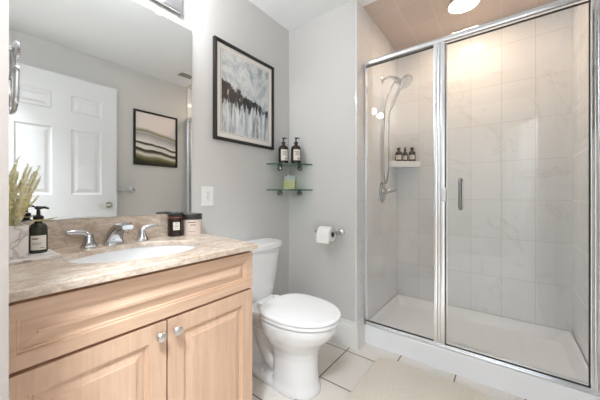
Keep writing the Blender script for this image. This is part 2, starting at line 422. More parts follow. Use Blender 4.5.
def base_profile(d):     # (offset from the wall, height)
    return [(0, 0), (d, 0), (d, 0.125), (d * 0.9, 0.135), (d * 0.9, 0.142), (d * 0.55, 0.156), (d * 0.4, 0.166), (d * 0.35, 0.18), (0, 0.18)]
bb = MB()
pr = base_profile(0.016)
bb.loft([[(0.0, YB - a, z) for a, z in pr], [(0.603 + 0.0, YB - a, z) for a, z in pr]])
bb2 = [[(0.603 + a, YB - a, z) for a, z in pr], [(XL + a + 0.0, 1.839, z) for a, z in pr]]
bb.loft([[(0.603, YB - a, z) for a, z in pr], [(XL + a, YB - a, z) for a, z in pr], [(XL + a, 1.839, z) for a, z in pr]])
struct('baseboard_back', bb, 'white')
struct('baseboard_left', MB().loft([[(a, 0.83, z) for a, z in pr], [(a, YB - 0.016, z) for a, z in pr]]), 'white')
struct('baseboard_right', MB().loft([[(W - a, 0.19, z) for a, z in pr], [(W - a, 1.838, z) for a, z in pr]]), 'white')

# ------------------------------------------------------------------ six-panel doors
def six_panel(name, Wd, Ht, place, handle=True):
    T = 0.035
    st = 0.128; pw = (Wd - 3 * st) / 2
    cols = [(st, st + pw), (2 * st + pw, 2 * st + 2 * pw)]
    rows = [(0.22, 0.862), (1.065, 1.655), (1.81, Ht - 0.165)]
    rects = [(a, b, c, d) for a, b in cols for c, d in rows]
    prof = [(0.012, -0.009), (0.028, -0.009), (0.05, -0.003)]
    mb = MB()
    mb.relief(Wd, Ht, rects, lambda u, v, d: place(u, v, d), prof)
    mb.relief(Wd, Ht, rects, lambda u, v, d: place(u, v, -T - d), prof)
    for (a, b) in (((0, 0), (Wd, 0)), ((Wd, 0), (Wd, Ht)), ((Wd, Ht), (0, Ht)), ((0, Ht), (0, 0))):
        mb.quad(place(*a, 0), place(*b, 0), place(*b, -T), place(*a, -T))
    o = struct(name, mb, 'door', smooth=0)
    if handle:
        hb = MB(); q = lambda u, v, d: place(Wd - 0.07 - u, 0.965 + v, d)
        c = q(0, 0, 0); nrm = (Vector(q(0, 0, 1)) - Vector(c)).normalized(); al = (Vector(q(1, 0, 0)) - Vector(c)).normalized()
        c = Vector(c)
        hb.tube([c, c + nrm * 0.006, c + nrm * 0.010], [0.030, 0.030, 0.024], 24)
        obj('door_rose', hb, 'brass', o)
        hb = MB()
        hb.tube([c + nrm * 0.01, c + nrm * 0.045], 0.009, 14)
        hb.tube([c + nrm * 0.045, c + nrm * 0.05 + al * 0.02, c + nrm * 0.05 + al * 0.06, c + nrm * 0.046 + al * 0.095], [0.011, 0.010, 0.008, 0.007], 12, smooth=4)
        obj('door_lever', hb, 'nickel', o)
    return o
DX = 1.692
six_panel('door_1', 0.845, 2.125, lambda u, v, d: (DX - d + 0.0, 0.2 + u, 0.008 + v))
dv = Vector((-0.39, -0.92, 0)).normalized(); dn = Vector((-0.92, 0.39, 0)).normalized()
six_panel('door_2', 0.80, 2.06, lambda u, v, d: tuple(Vector((1.76, -0.85, 0.01)) + dv * u + dn * d + Vector((0, 0, v))), handle=False)

# ------------------------------------------------------------------ lights
hl = empty('hall_fill_light', (1.3, -0.26, H), 'added round white fill light, unseen in the hall beyond the doorway', 'lamp')  # made-up lamp, added out of view for soft fill through the doorway
obj('fill_body', MB().lathe([(0.16, -0.02), (0.17, 0), ], (1.3, -0.26, H - 0.0)), 'white', hl)
obj('fill_diffuser', MB().lathe([(0.02, -0.075), (0.09, -0.065), (0.13, -0.045), (0.15, -0.02)], (1.3, -0.26, H)), 'hallfill', hl)
ld = bpy.data.lights.new('hall_fill_disk', 'AREA'); ld.shape = 'DISK'; ld.size = 0.30; ld.energy = HALL_FILL; ld.color = (0.88, 0.94, 1.0)
lo = bpy.data.objects.new('hall_fill_disk', ld); COL.objects.link(lo); lo.parent = hl; lo.location = (0, 0, -0.08)

vl = empty('vanity_light', (0, 0.45, 2.07), 'chrome vanity light bar with globe bulbs above the mirror', 'wall light')
obj('backplate', MB().box((0.0, 0.11, 2.065), (0.028, 0.79, 2.185), 0.006), 'chrome', vl)
for yy in (0.22, 0.45, 0.68):
    g = obj('bulb', MB().lathe([(0.012, 0.045)] + [(0.038 * sin(pi * t / 14), 0.098 - 0.038 * cos(pi * t / 14)) for t in range(2, 14)] + [(0.002, 0.136)], (0, yy, 2.135), 'x'), 'bulb', vl)
    obj('socket', MB().lathe([(0.034, 0.028), (0.034, 0.05), (0.026, 0.058), (0.02, 0.06)], (0, yy, 2.135), 'x'), 'chrome', g)

cl = empty('shower_ceiling_light', (1.2, 2.24, H), 'round lit recessed lamp in the tiled shower ceiling', 'ceiling light')
obj('trim_ring', MB().lathe([(0.088, -0.004), (0.092, -0.014), (0.100, -0.012), (0.104, 0.0)], (1.2, 2.24, H), n=40, cap=False), 'nickel', cl)
obj('lens', MB().lathe([(0.002, -0.016), (0.05, -0.014), (0.088, -0.006), (0.09, 0.0)], (1.2, 2.24, H), n=40), 'lens', cl)

# ------------------------------------------------------------------ vanity cabinet
VX, CT = 0.552, 0.857
va = empty('vanity_cabinet', (0.28, 0.44, 0), 'light maple vanity cabinet with raised panels under the beige marble top', 'cabinet')
cb = MB().box((0.003, 0.056, 0.0), (VX - 0.022, 0.072, CT - 0.0225)).box((0.003, 0.804, 0.0), (VX - 0.022, 0.82, CT - 0.0225)).box((0.003, 0.072, 0.10), (0.012, 0.804, CT - 0.0225))
cb.box((0.012, 0.072, 0.10), (VX - 0.04, 0.804, 0.116)).box((VX - 0.10, 0.072, 0.0), (VX - 0.09, 0.804, 0.10)).box((VX - 0.04, 0.072, 0.10), (VX - 0.022, 0.804, CT - 0.0225))
obj('body', cb, 'wood_v', va)
prof = [(0.002, -0.006), (0.007, -0.006), (0.009, -0.010), (0.012, -0.010), (0.0345, -0.004), (0.036, -0.001)]
def front(name, y0, y1, z0, z1, fr, mat):
    mb = MB(); mb.relief(y1 - y0, z1 - z0, [(fr, y1 - y0 - fr, fr, z1 - z0 - fr)], lambda u, v, d: (VX + d, y0 + u, z0 + v), prof)
    Wd, Ht = y1 - y0, z1 - z0
    for a, b in (((0, 0), (Wd, 0)), ((Wd, 0), (Wd, Ht)), ((Wd, Ht), (0, Ht)), ((0, Ht), (0, 0))):
        mb.quad((VX, y0 + a[0], z0 + a[1]), (VX, y0 + b[0], z0 + b[1]), (VX - 0.02, y0 + b[0], z0 + b[1]), (VX - 0.02, y0 + a[0], z0 + a[1]))
    mb.quad((VX - 0.02, y0, z0), (VX - 0.02, y1, z0), (VX - 0.02, y1, z1), (VX - 0.02, y0, z1))
    return obj(name, mb, mat, va, smooth=0)
front('drawer_front', 0.062, 0.819, 0.667, 0.820, 0.036, 'wood_h')
d1 = front('door', 0.062, 0.440, 0.13, 0.657, 0.055, 'wood_v')
d2 = front('door', 0.446, 0.819, 0.13, 0.657, 0.055, 'wood_v')
for d, yy in ((d1, 0.416), (d2, 0.470)):
    obj('knob', MB().lathe([(0.008, 0), (0.006, 0.008), (0.007, 0.013), (0.0145, 0.017), (0.0155, 0.022), (0.012, 0.026), (0.003, 0.0275)], (VX, yy, 0.618), 'x', 24), 'nickel', d, label='brushed nickel round knob')

# countertop with oval hole for the sink
SC, SA, SB = (0.305, 0.463), 0.172, 0.228     # sink centre, half depth (x), half width (y)
ct = empty('countertop', (0.28, 0.45, CT - 0.022), 'beige marble vanity countertop with an oval sink cut-out', 'countertop')
N = 64
def oval(a, b, z, c=SC, n=N): return [(c[0] + a * cos(2 * pi * i / n), c[1] + b * sin(2 * pi * i / n), z) for i in range(n)]
def outline(z, n=N):
    P = [(0.577, 0.052), (0.577, 0.830), (0.003, 0.872), (0.003, 0.052)]
    out = []
    for i in range(n):
        a = 2 * pi * i / n; d = Vector((cos(a) / 1.0, sin(a) * 1.35)); best = None
        for k in range(4):
            p, q = Vector(P[k]), Vector(P[(k + 1) % 4]); e = q - p; den = d.x * e.y - d.y * e.x
            if abs(den) < 1e-9: continue
            wv = p - Vector(SC); t = (wv.x * e.y - wv.y * e.x) / den; s_ = (wv.x * d.y - wv.y * d.x) / den
            if t > 0 and -1e-6 <= s_ <= 1 + 1e-6 and (best is None or t < best): best = t
        out.append((SC[0] + d.x * best, SC[1] + d.y * best, z))
    for p in P:   # snap the nearest sample to each corner
        i = min(range(n), key=lambda j: (out[j][0] - p[0]) ** 2 + (out[j][1] - p[1]) ** 2); out[i] = (p[0], p[1], z)
    return out
cm = MB()
def inset(r, z): return [(min(max(p[0], 0.006), 0.574), min(max(p[1], 0.055), (0.872 - 0.042 * p[0] / 0.577) - 0.003), z) for p in r]
o_lo, o_hi = outline(CT - 0.022), outline(CT - 0.003)
cm.loft([oval(SA, SB, CT - 0.022), o_lo, o_hi, inset(o_hi, CT), oval(SA + 0.003, SB + 0.003, CT), oval(SA, SB, CT - 0.003)], cap=False, close=True)
obj('slab', cm, 'stone', ct, smooth=30)
obj('backsplash', MB().box((0.003, 0.052, CT), (0.024, 0.872, 0.968), 0.002), 'stone', origin=(0.013, 0.46, CT), label='beige marble backsplash strip under the mirror behind the faucet', cat='backsplash')

sk = MB()
rings = [oval(SA + 0.02, SB + 0.02, CT - 0.0225), oval(SA + 0.004, SB + 0.004, CT - 0.0225)]
for t in range(1, 12):
    a = t / 11 * pi / 2; f = cos(a) ** 0.6 if t < 11 else 0.13
    rings.append(oval(max((SA + 0.004) * f, 0.022), max((SB + 0.004) * f, 0.022), CT - 0.0225 - 0.13 * sin(a)))
for t in range(11, 0, -1):
    a = t / 11 * pi / 2; f = cos(a) ** 0.6 if t < 11 else 0.13
    rings.append(oval(max((SA + 0.016) * f, 0.024), max((SB + 0.016) * f, 0.024), CT - 0.0235 - 0.142 * sin(a)))
rings.append(oval(SA + 0.02, SB + 0.02, CT - 0.035))
sk.loft(rings, cap=False, close=True)
sn = empty('undermount_sink', (SC[0], SC[1], CT - 0.165), 'white oval undermount sink in the beige countertop', 'sink')
obj('basin', sk, 'porc', sn)
obj('drain', MB().lathe([(0.021, 0), (0.021, 0.004), (0.006, 0.006)], (SC[0], SC[1], CT - 0.154)), 'chrome', sn)

# ------------------------------------------------------------------ faucet set (three separate deck-mounted fittings of one faucet)
fa = empty('bathroom_faucet', (0.088, 0.463, CT), 'chrome widespread faucet with two levers behind the oval sink', 'faucet')
def body_loft(secs):   # secs: (x, y, z, half along tangent y, half along x)
    mb = MB(); mb.loft([[(x + hx * cos(2 * pi * i / 16) * 1.0, y + hy * sin(2 * pi * i / 16), z) for i in range(16)] for x, y, z, hy, hx in secs]); return mb
sp = MB()
def sect(c, tang, wy, th, n=16):
    t = Vector(tang).normalized(); sd = Vector((0, 1, 0)); nn = t.cross(sd)
    out = []
    for i in range(n):
        a = 2 * pi * i / n; ca, sa = cos(a), sin(a)
        q = lambda s_: math.copysign(abs(s_) ** 0.6, s_)
        out.append(Vector(c) + sd * (wy * q(ca)) + nn * (th * q(sa)))
    return out
sp.loft([sect((0.078, 0.442, CT), (0, 0, 1), 0.038, 0.036), sect((0.079, 0.442, CT + 0.008), (0, 0, 1), 0.037, 0.034), sect((0.088, 0.444, CT + 0.034), (0.45, 0, 1), 0.031, 0.027),
         sect((0.113, 0.447, CT + 0.064), (0.8, 0, 0.8), 0.026, 0.021), sect((0.15, 0.450, CT + 0.082), (1, 0, 0.3), 0.023, 0.015),
         sect((0.19, 0.453, CT + 0.085), (1, 0, -0.2), 0.022, 0.014), sect((0.207, 0.454, CT + 0.080), (1, 0, -0.5), 0.020, 0.011)])
obj('spout', sp, 'chrome', fa)
obj('aerator', MB().lathe([(0.011, -0.018), (0.012, -0.006), (0.012, 0)], (0.192, 0.453, CT + 0.074)), 'chrome', fa)
for yy, sg in ((0.355, -1), (0.558, 1)):
    hb = MB().lathe([(0.031, 0), (0.031, 0.005), (0.024, 0.012), (0.017, 0.03), (0.016, 0.045), (0.014, 0.052)], (0.085, yy, CT))
    b_ = obj('handle_base', hb, 'chrome', fa)
    lv = MB(); lv.tube([(0.083, yy - sg * 0.004, CT + 0.04), (0.086, yy + sg * 0.012, CT + 0.056), (0.09, yy + sg * 0.04, CT + 0.064), (0.094, yy + sg * (0.074 if sg < 0 else 0.070), CT + 0.066)], [0.014, 0.013, 0.010, 0.008], 14, smooth=5)
    obj('handle_lever', lv, 'chrome', b_)

# ------------------------------------------------------------------ mirror
mi = empty('wall_mirror', (0.004, 0.45, 0.97), 'large frameless rectangular mirror above the vanity backsplash', 'mirror')
obj('mirror_glass', MB().box((0.001, 0.056, 0.9695), (0.007, 0.857, 2.014), 0.0015, 2), 'mirror', mi, smooth=0)
for yy in (0.25, 0.665): obj('mirror_clip', MB().box((0.001, yy - 0.012, 2.004), (0.0105, yy + 0.012, 2.024), 0.002), 'white', mi)

# ------------------------------------------------------------------ towel ring on the front wall
tr = empty('towel_ring', (0.30, 0.05, 1.493), 'chrome towel ring on the wall left of the mirror', 'towel ring')
obj('rosette', MB().lathe([(0.026, 0.0), (0.026, 0.006), (0.018, 0.012)], (0.30, 0.05, 1.493), 'y'), 'chrome', tr)
obj('post', MB().lathe([(0.009, 0.01), (0.008, 0.06), (0.009, 0.066), (0.025, 0.07), (0.028, 0.074), (0.026, 0.080), (0.01, 0.083)], (0.30, 0.05, 1.493), 'y'), 'chrome', tr)
rg = MB(); yy = 0.118
rg.tube([(0.30, yy, 1.493), (0.30, yy, 1.425)], 0.0065)
lp = [(0.235, yy, 1.425), (0.30, yy, 1.428), (0.365, yy, 1.425), (0.372, yy, 1.39), (0.365, yy, 1.345), (0.34, yy, 1.318), (0.30, yy, 1.311), (0.26, yy, 1.318), (0.235, yy, 1.345), (0.228, yy, 1.39), (0.235, yy, 1.425)]
rg.tube(lp, 0.0062, smooth=5)
obj('ring', rg, 'chrome', tr)

# ------------------------------------------------------------------ things on the counter
TZ = CT + 0.010
obj('marble_tray', MB().box((0.075, 0.058, CT), (0.24, 0.240, TZ), 0.003), 'marble', origin=(0.17, 0.15, CT), label='thin white marble tray under the planter and soap bottle', cat='tray')
pl = empty('planter', (0.15, 0.113, TZ), 'square white marbled planter with pale yellow-green sprigs', 'plant pot')
pm = MB()
def sq(h, z, c=(0.15, 0.113)): return [(c[0] - h, c[1] - h, z), (c[0] + h, c[1] - h, z), (c[0] + h, c[1] + h, z), (c[0] - h, c[1] + h, z)]
pm.loft([sq(0.051, TZ), sq(0.052, TZ + 0.104), sq(0.046, TZ + 0.104), sq(0.045, TZ + 0.075)])
obj('pot', pm, 'marble', pl, smooth=0, bevel=0.002)
rnd = random.Random(5); fo = MB()
def sprig(p0, top, bend):
    P = []
    for i in range(9):
        t = i / 8; P.append(Vector(p0).lerp(Vector(top), t) + Vector(bend) * sin(t * pi) )
    fo.tube(P, [0.0017] * 8 + [0.0008], 5)
    L = (Vector(top) - Vector(p0)).length; n = int(L / 0.0042)
    for i in range(n):
        t = 0.22 + 0.78 * i / n; f = t * 8; a = min(int(f), 7); c = P[a].lerp(P[a + 1], f - a); ax = (P[a + 1] - P[a]).normalized()
        for q in range(4):
            an = rnd.uniform(0, 2 * pi); s_ = ax.orthogonal().normalized(); b = ax.cross(s_)
            d = (s_ * cos(an) + b * sin(an)); l = rnd.uniform(0.007, 0.012) * (1.1 - 0.45 * t)
            tip = c + (d * 0.9 + ax * 0.6) * l; wv = ax.cross(d).normalized() * l * 0.42; mid = (c + tip) / 2
            fo.quad(c, mid + wv, tip, mid - wv)
for i in range(34):
    a = rnd.uniform(0, 2 * pi); r = rnd.uniform(0.0, 0.036); b = (0.15 + r * cos(a), 0.113 + r * sin(a), TZ + 0.08)
    h = rnd.uniform(0.12, 0.262); sx, sy = rnd.uniform(-0.05, 0.05), rnd.uniform(-0.04, 0.075)
    tx, ty = min(max(b[0] + sx, 0.05), 0.25), min(max(b[1] + sy, 0.075), 0.228)
    sprig(b, (tx, ty, b[2] + h - 0.35 * abs(ty - 0.12)), (rnd.uniform(-0.01, 0.01), rnd.uniform(-0.012, 0.004), 0))
obj('foliage', fo, 'leaf', pl, smooth=0, weld=False)

CAMXY = Vector((1.44, 0))
def facing(c): return math.atan2(CAMXY.y - c[1], CAMXY.x - c[0])
def lines(mb, c, r, a, rows):     # rows: (z, half angle, height, shift)
    for z, ha, h, sh in rows: mb.sector(c, r, a + sh - ha, a + sh + ha, z, z + h, 6)
def pump(root, c, zb, hd, r=0.012, collar=True):
    p = MB().lathe([(r * 1.15, 0), (r * 1.2, 0.016), (r * 0.7, 0.019), (r * 0.45, 0.02), (r * 0.4, 0.040), (r * 0.8, 0.041), (r * 0.8, 0.049), (r * 0.5, 0.052)], (c[0], c[1], zb))
    d = Vector((cos(hd), sin(hd), 0)); b = Vector((c[0], c[1], zb + 0.046))
    p.tube([b, b + d * 0.018 + Vector((0, 0, 0.001)), b + d * 0.028 + Vector((0, 0, -0.004))], [0.005, 0.0045, 0.0035], 8)
    return obj('pump', p, 'black', root)
def bottle_body(root, c, z, r, h, neck, mat):
    return obj('body', MB().lathe([(r * 0.92, 0), (r, 0.004), (r, h - r * 0.75), (r * 0.93, h - r * 0.42), (r * 0.7, h - r * 0.12), (neck * 1.15, h), (neck, h + 0.004), (neck, h + 0.012)], (c[0], c[1], z), n=32), mat, root)
c = (0.125, 0.199)
sb = empty('soap_bottle', (c[0], c[1], TZ), 'dark green pump soap bottle with straw tie beside the marbled planter', 'bottle')
b_ = bottle_body(sb, c, TZ, 0.0245, 0.104, 0.010, 'olive'); pump(sb, c, TZ + 0.112, R(65), 0.012)
a = facing(c)
l_ = obj('label_patch', MB().sector(c, 0.0250, a - 0.9, a + 0.95, TZ + 0.012, TZ + 0.062, 14), 'label', b_, label='cream paper label')
pm = MB(); lines(pm, c, 0.0253, a, [(TZ + 0.049, 0.34, 0.004, -0.35), (TZ + 0.036, 0.55, 0.0012, -0.15), (TZ + 0.031, 0.5, 0.0012, -0.2), (TZ + 0.018, 0.25, 0.002, 0.4)])
obj('lettering', pm, 'print', l_)
tw = MB(); tw.tube([(c[0] + 0.0145 * cos(i * pi / 8), c[1] + 0.0145 * sin(i * pi / 8), TZ + 0.113 + 0.001 * (i % 3)) for i in range(33)], 0.0024, 6)
tw.tube([(c[0] + 0.012, c[1] + 0.008, TZ + 0.115), (c[0] + 0.02, c[1] + 0.03, TZ + 0.118), (c[0] + 0.018, c[1] + 0.05, TZ + 0.121)], [0.003, 0.0025, 0.001], 6)
tw.tube([(c[0] + 0.012, c[1] - 0.008, TZ + 0.114), (c[0] + 0.02, c[1] - 0.03, TZ + 0.110)], [0.003, 0.0015], 6)
obj('straw_tie', tw, 'twine', sb)

c = (0.068, 0.728); r = 0.038
cn = empty('candle_jar', (c[0], c[1], CT), 'dark brown candle jar with black lid and white label on the counter', 'candle')
b_ = obj('glass_jar', MB().lathe([(r * 0.93, 0), (r, 0.004), (r, 0.106), (r * 0.97, 0.109)], (c[0], c[1], CT), n=36), 'browngl', cn)
obj('wax_line', MB().lathe([(r + 0.0004, 0.094), (r + 0.0004, 0.100)], (c[0], c[1], CT), n=36, cap=False), 'redrim', b_)
obj('lid', MB().lathe([(r + 0.001, 0.109), (r + 0.002, 0.111), (r + 0.002, 0.118), (r, 0.120), (0.004, 0.1205)], (c[0], c[1], CT), n=36), 'black', cn)
a = facing(c) + 0.12
l_ = obj('label_patch', MB().sector(c, r + 0.0006, a - 0.42, a + 0.42, CT + 0.034, CT + 0.074, 10), 'label', b_, label='small white square label')
pm = MB(); lines(pm, c, r + 0.001, a, [(CT + 0.064, 0.16, 0.003, 0), (CT + 0.053, 0.24, 0.003, 0), (CT + 0.043, 0.24, 0.0025, 0)]); obj('lettering', pm, 'print', l_)

c = (0.082, 0.8165); r = 0.0475
jr = empty('cosmetic_jar', (c[0], c[1], CT), 'wide blush jar with charcoal lid at the right end of the counter', 'jar')
b_ = obj('body', MB().lathe([(r * 0.94, 0), (r, 0.006), (r, 0.076), (r * 0.97, 0.082)], (c[0], c[1], CT), n=40), 'cream', jr)
obj('lid', MB().lathe([(r + 0.001, 0.082), (r + 0.0015, 0.084), (r + 0.0015, 0.109), (r - 0.001, 0.112), (0.005, 0.1125)], (c[0], c[1], CT), n=40), 'charcoal', jr)
a = facing(c); pm = MB(); lines(pm, c, r + 0.0005, a, [(CT + 0.066, 0.42, 0.004, -0.1), (CT + 0.052, 0.3, 0.004, 0.05), (CT + 0.020, 0.35, 0.0015, -0.1)]); obj('lettering', pm, 'print', b_)

# ------------------------------------------------------------------ outlet
ol = empty('wall_outlet', (0, 0.963, 1.003), 'white wall outlet plate right of the mirror', 'outlet')
obj('plate', MB().box((0, 0.923, 1.003), (0.006, 1.003, 1.122), 0.002), 'white', ol)
oi = obj('receptacle', MB().box((0.005, 0.945, 1.025), (0.009, 0.981, 1.100), 0.001), 'seatp', ol)
om = MB()
for z in (1.045, 1.080):
    for y in (0.956, 0.968): om.box((0.0085, y - 0.0012, z), (0.0094, y + 0.0012, z + 0.008))
    om.box((0.0085, 0.960, z - 0.008), (0.0094, 0.9645, z - 0.004))
om.box((0.0085, 0.956, 1.061), (0.0098, 0.961, 1.065)).box((0.0085, 0.965, 1.061), (0.0098, 0.970, 1.065))
obj('slots', om, 'slot', oi)

# ------------------------------------------------------------------ pictures
def frame(name, x, sgn, y0, y1, z0, z1, fw, mount, art, label, cat='picture'):
    e = empty(name, (x, (y0 + y1) / 2, z0), label, cat)
    X = lambda d: x + sgn * d
    fm = MB(); rects = [(y0, y1, z0, z1), (y0 + fw, y1 - fw, z0 + fw, z1 - fw)]
    pr_ = [(0, 0), (0, 0.022), (0.004, 0.025), (fw - 0.003, 0.025), (fw, 0.022), (fw, 0.006)]
    fm.loft([[(X(d), y0 + a, z0 + a), (X(d), y1 - a, z0 + a), (X(d), y1 - a, z1 - a), (X(d), y0 + a, z1 - a)] for a, d in pr_], cap=False)
    obj('frame', fm, 'frame', e, smooth=20)
    a = fw - 0.002
    if mount:
        obj('mount', MB().box((X(0.001), y0 + a, z0 + a), (X(0.010), y1 - a, z1 - a)), 'mat', e)
        a += mount
    obj('artwork', MB().box((X(0.002), y0 + a, z0 + a), (X(0.0115), y1 - a, z1 - a)), art, e)
    if mount:
        ln = MB(); t = 0.0018; q = a - 0.008
        for bx in (((y0 + q, z0 + q), (y1 - q, z0 + q + t)), ((y0 + q, z1 - q - t), (y1 - q, z1 - q)), ((y0 + q, z0 + q), (y0 + q + t, z1 - q)), ((y1 - q - t, z0 + q), (y1 - q, z1 - q))):
            ln.box((X(0.009), *bx[0]), (X(0.0105), *bx[1]))
        obj('mount_line', ln, 'print', e)
    return e
# object coordinates of the art are relative to its thing's origin
y0, y1, z0, z1 = 1.0, 1.534, 1.418, 2.05
frame('framed_picture', 0.0, 1, y0, y1, z0, z1, 0.018, 0.042, art_abstract('abstract_wash', y0 - (y0 + y1) / 2, y1 - (y0 + y1) / 2, 0, z1 - z0), 'dark framed grey and black abstract painting on the wall above the toilet')
y0, y1, z0, z1 = 1.244, 1.736, 1.408, 2.016
frame('framed_picture', W, -1, y0, y1, z0, z1, 0.02, 0, art_hills('landscape_bands', y0 - (y0 + y1) / 2, y1 - (y0 + y1) / 2, 0, z1 - z0), 'black framed banded landscape with green field, seen in the mirror')

# towel bar and vent, both seen in the mirror
tbz = 1.128; tb_ = empty('towel_bar', (W, 0.93, tbz), 'chrome towel bar behind the open door, seen in the mirror', 'towel bar')
for yy in (0.62, 1.232):
    obj('post', MB().lathe([(0.026, 0), (0.026, -0.006), (0.012, -0.012), (0.011, -0.05), (0.014, -0.058), (0.003, -0.06)], (W, yy, tbz), 'x', 20), 'chrome', tb_)
obj('bar', MB().tube([(W - 0.045, 0.62, tbz), (W - 0.045, 1.232, tbz)], 0.009, 14), 'chrome', tb_)
ve = empty('ceiling_vent', (1.48, 1.665, H), 'white slotted ceiling vent near the shower, seen in the mirror', 'vent')
obj('grille', MB().box((1.415, 1.575, H - 0.008), (1.545, 1.755, H), 0.003), 'white', ve)
for i in range(6):
    y = 1.597 + i * 0.025; obj('slot', MB().box((1.43, y, H - 0.0095), (1.53, y + 0.013, H - 0.007)), 'slot', ve)

# ------------------------------------------------------------------ toilet
TY = 1.205
to = empty('toilet', (0.40, TY, 0), 'white two-piece toilet with closed lid between vanity and back wall', 'toilet')
def egg(xb, xf, hw, z, n=40, split=0.45, pb=0.62, yo=0.0):
    cx = xb + (xf - xb) * split; out = []
    for i in range(n):
        t = 2 * pi * i / n; c_, s_ = cos(t), sin(t)
        if c_ >= 0: x = cx + (xf - cx) * c_; y = hw * s_
        else: x = cx - (cx - xb) * abs(c_) ** pb; y = hw * math.copysign(abs(s_) ** 0.9, s_)
        out.append((x, TY + yo + y, z))
    return out
bw = MB()
bw.loft([egg(0.36, 0.645, 0.116, 0.0, pb=0.55), egg(0.36, 0.643, 0.115, 0.02, pb=0.55), egg(0.37, 0.634, 0.110, 0.05, pb=0.55), egg(0.375, 0.628, 0.108, 0.12, pb=0.55), egg(0.375, 0.628, 0.110, 0.19, pb=0.55),
         egg(0.36, 0.638, 0.122, 0.23), egg(0.335, 0.670, 0.150, 0.275), egg(0.31, 0.716, 0.170, 0.32), egg(0.30, 0.744, 0.180, 0.36), egg(0.297, 0.748, 0.181, 0.39), egg(0.30, 0.744, 0.178, 0.397)])
# foot plate, trapway bulge, rear deck
bw.loft([egg(0.15, 0.60, 0.108, 0.0, pb=0.5), egg(0.15, 0.595, 0.106, 0.024, pb=0.5), egg(0.17, 0.57, 0.095, 0.034, pb=0.5)])
def ell(cx, cz, rx, rz, hw): return None
for i in (0,):
    bw.tube([(0.50, TY, 0.17), (0.42, TY, 0.11), (0.34, TY, 0.10), (0.27, TY, 0.17), (0.24, TY, 0.25), (0.19, TY, 0.25), (0.17, TY, 0.14), (0.17, TY, 0.0)], [0.07, 0.078, 0.066, 0.062, 0.066, 0.066, 0.062, 0.062], 20, smooth=5)
bw.box((0.10, TY - 0.085, 0.27), (0.36, TY + 0.085, 0.39), 0.03, 3)
bw.loft([egg(0.035, 0.40, 0.11, 0.335, pb=0.4), egg(0.03, 0.42, 0.140, 0.36, pb=0.4), egg(0.03, 0.42, 0.148, 0.388, pb=0.4), egg(0.035, 0.41, 0.144, 0.398, pb=0.4)])
bo = obj('bowl', bw, 'porc', to, smooth=0)
m = bo.modifiers.new('remesh', 'REMESH'); m.mode = 'VOXEL'; m.voxel_size = 0.007; m.use_smooth_shade = True
m = bo.modifiers.new('smooth', 'SMOOTH'); m.factor = 0.5; m.iterations = 5
for s_ in (-1, 1):
    obj('bolt_cap', MB().lathe([(0.014, 0.03), (0.014, 0.046), (0.010, 0.053), (0.003, 0.056)], (0.30, TY + s_ * 0.076, 0.0)), 'porc', to)
se = MB()
se.loft([egg(0.308, 0.753, 0.183, 0.401), egg(0.304, 0.758, 0.188, 0.405), egg(0.304, 0.758, 0.188, 0.416), egg(0.308, 0.753, 0.184, 0.419)])
obj('seat', se, 'seatp', to)
li = MB()
li.loft([egg(0.308, 0.754, 0.184, 0.422), egg(0.302, 0.760, 0.190, 0.425), egg(0.302, 0.760, 0.190, 0.434), egg(0.306, 0.756, 0.187, 0.438), egg(0.312, 0.750, 0.181, 0.4396), egg(0.34, 0.72, 0.155, 0.4402), egg(0.40, 0.62, 0.08, 0.4405)])
obj('lid', li, 'seatp', to)
for s_ in (-1, 1): obj('hinge', MB().box((0.262, TY + s_ * 0.07 - 0.016, 0.398), (0.305, TY + s_ * 0.07 + 0.016, 0.432), 0.007), 'seatp', to)
def rr(x0, x1, hw, z, n=48, p=5.0, bow=0.0):
    out = []
    for i in range(n):
        t = 2 * pi * i / n; c_, s_ = cos(t), sin(t); q = lambda v: math.copysign(abs(v) ** (2 / p), v)
        y = hw * q(s_); x = (x0 + x1) / 2 + (x1 - x0) / 2 * q(c_)
        if c_ > 0: x -= bow * (y / hw) ** 2
        out.append((x, TY + y, z))
    return out
tk = MB()
tk.loft([rr(0.04, 0.190, 0.178, 0.394, bow=0.02), rr(0.03, 0.200, 0.192, 0.415, bow=0.025), rr(0.025, 0.208, 0.205, 0.49, bow=0.03), rr(0.022, 0.217, 0.226, 0.63, bow=0.03), rr(0.02, 0.224, 0.237, 0.714, bow=0.03)])
obj('tank', tk, 'porc', to)
tl = MB()
tl.loft([rr(0.014, 0.232, 0.243, 0.715, bow=0.03), rr(0.010, 0.238, 0.248, 0.720, bow=0.03), rr(0.010, 0.238, 0.248, 0.744, bow=0.03), rr(0.014, 0.233, 0.244, 0.752, bow=0.03), rr(0.03, 0.217, 0.228, 0.755, bow=0.03)])
obj('tank_lid', tl, 'porc', to)

# ------------------------------------------------------------------ bath mat
def rrect(x0, x1, y0, y1, r, n=8):
    out = []
    for cx, cy, a0 in ((x1 - r, y1 - r, 0), (x0 + r, y1 - r, 90), (x0 + r, y0 + r, 180), (x1 - r, y0 + r, 270)):
        for i in range(n + 1): a = R(a0 + 90 * i / n); out.append((cx + r * cos(a), cy + r * sin(a)))
    return out
obj('bath_mat', MB().prism(rrect(0.78, 1.40, 0.86, 1.735, 0.07), 0.001, 0.02, 0.007), 'rug', origin=(1.09, 1.3, 0), label='cream looped bath mat with rounded corners in front of the shower', cat='bath mat')

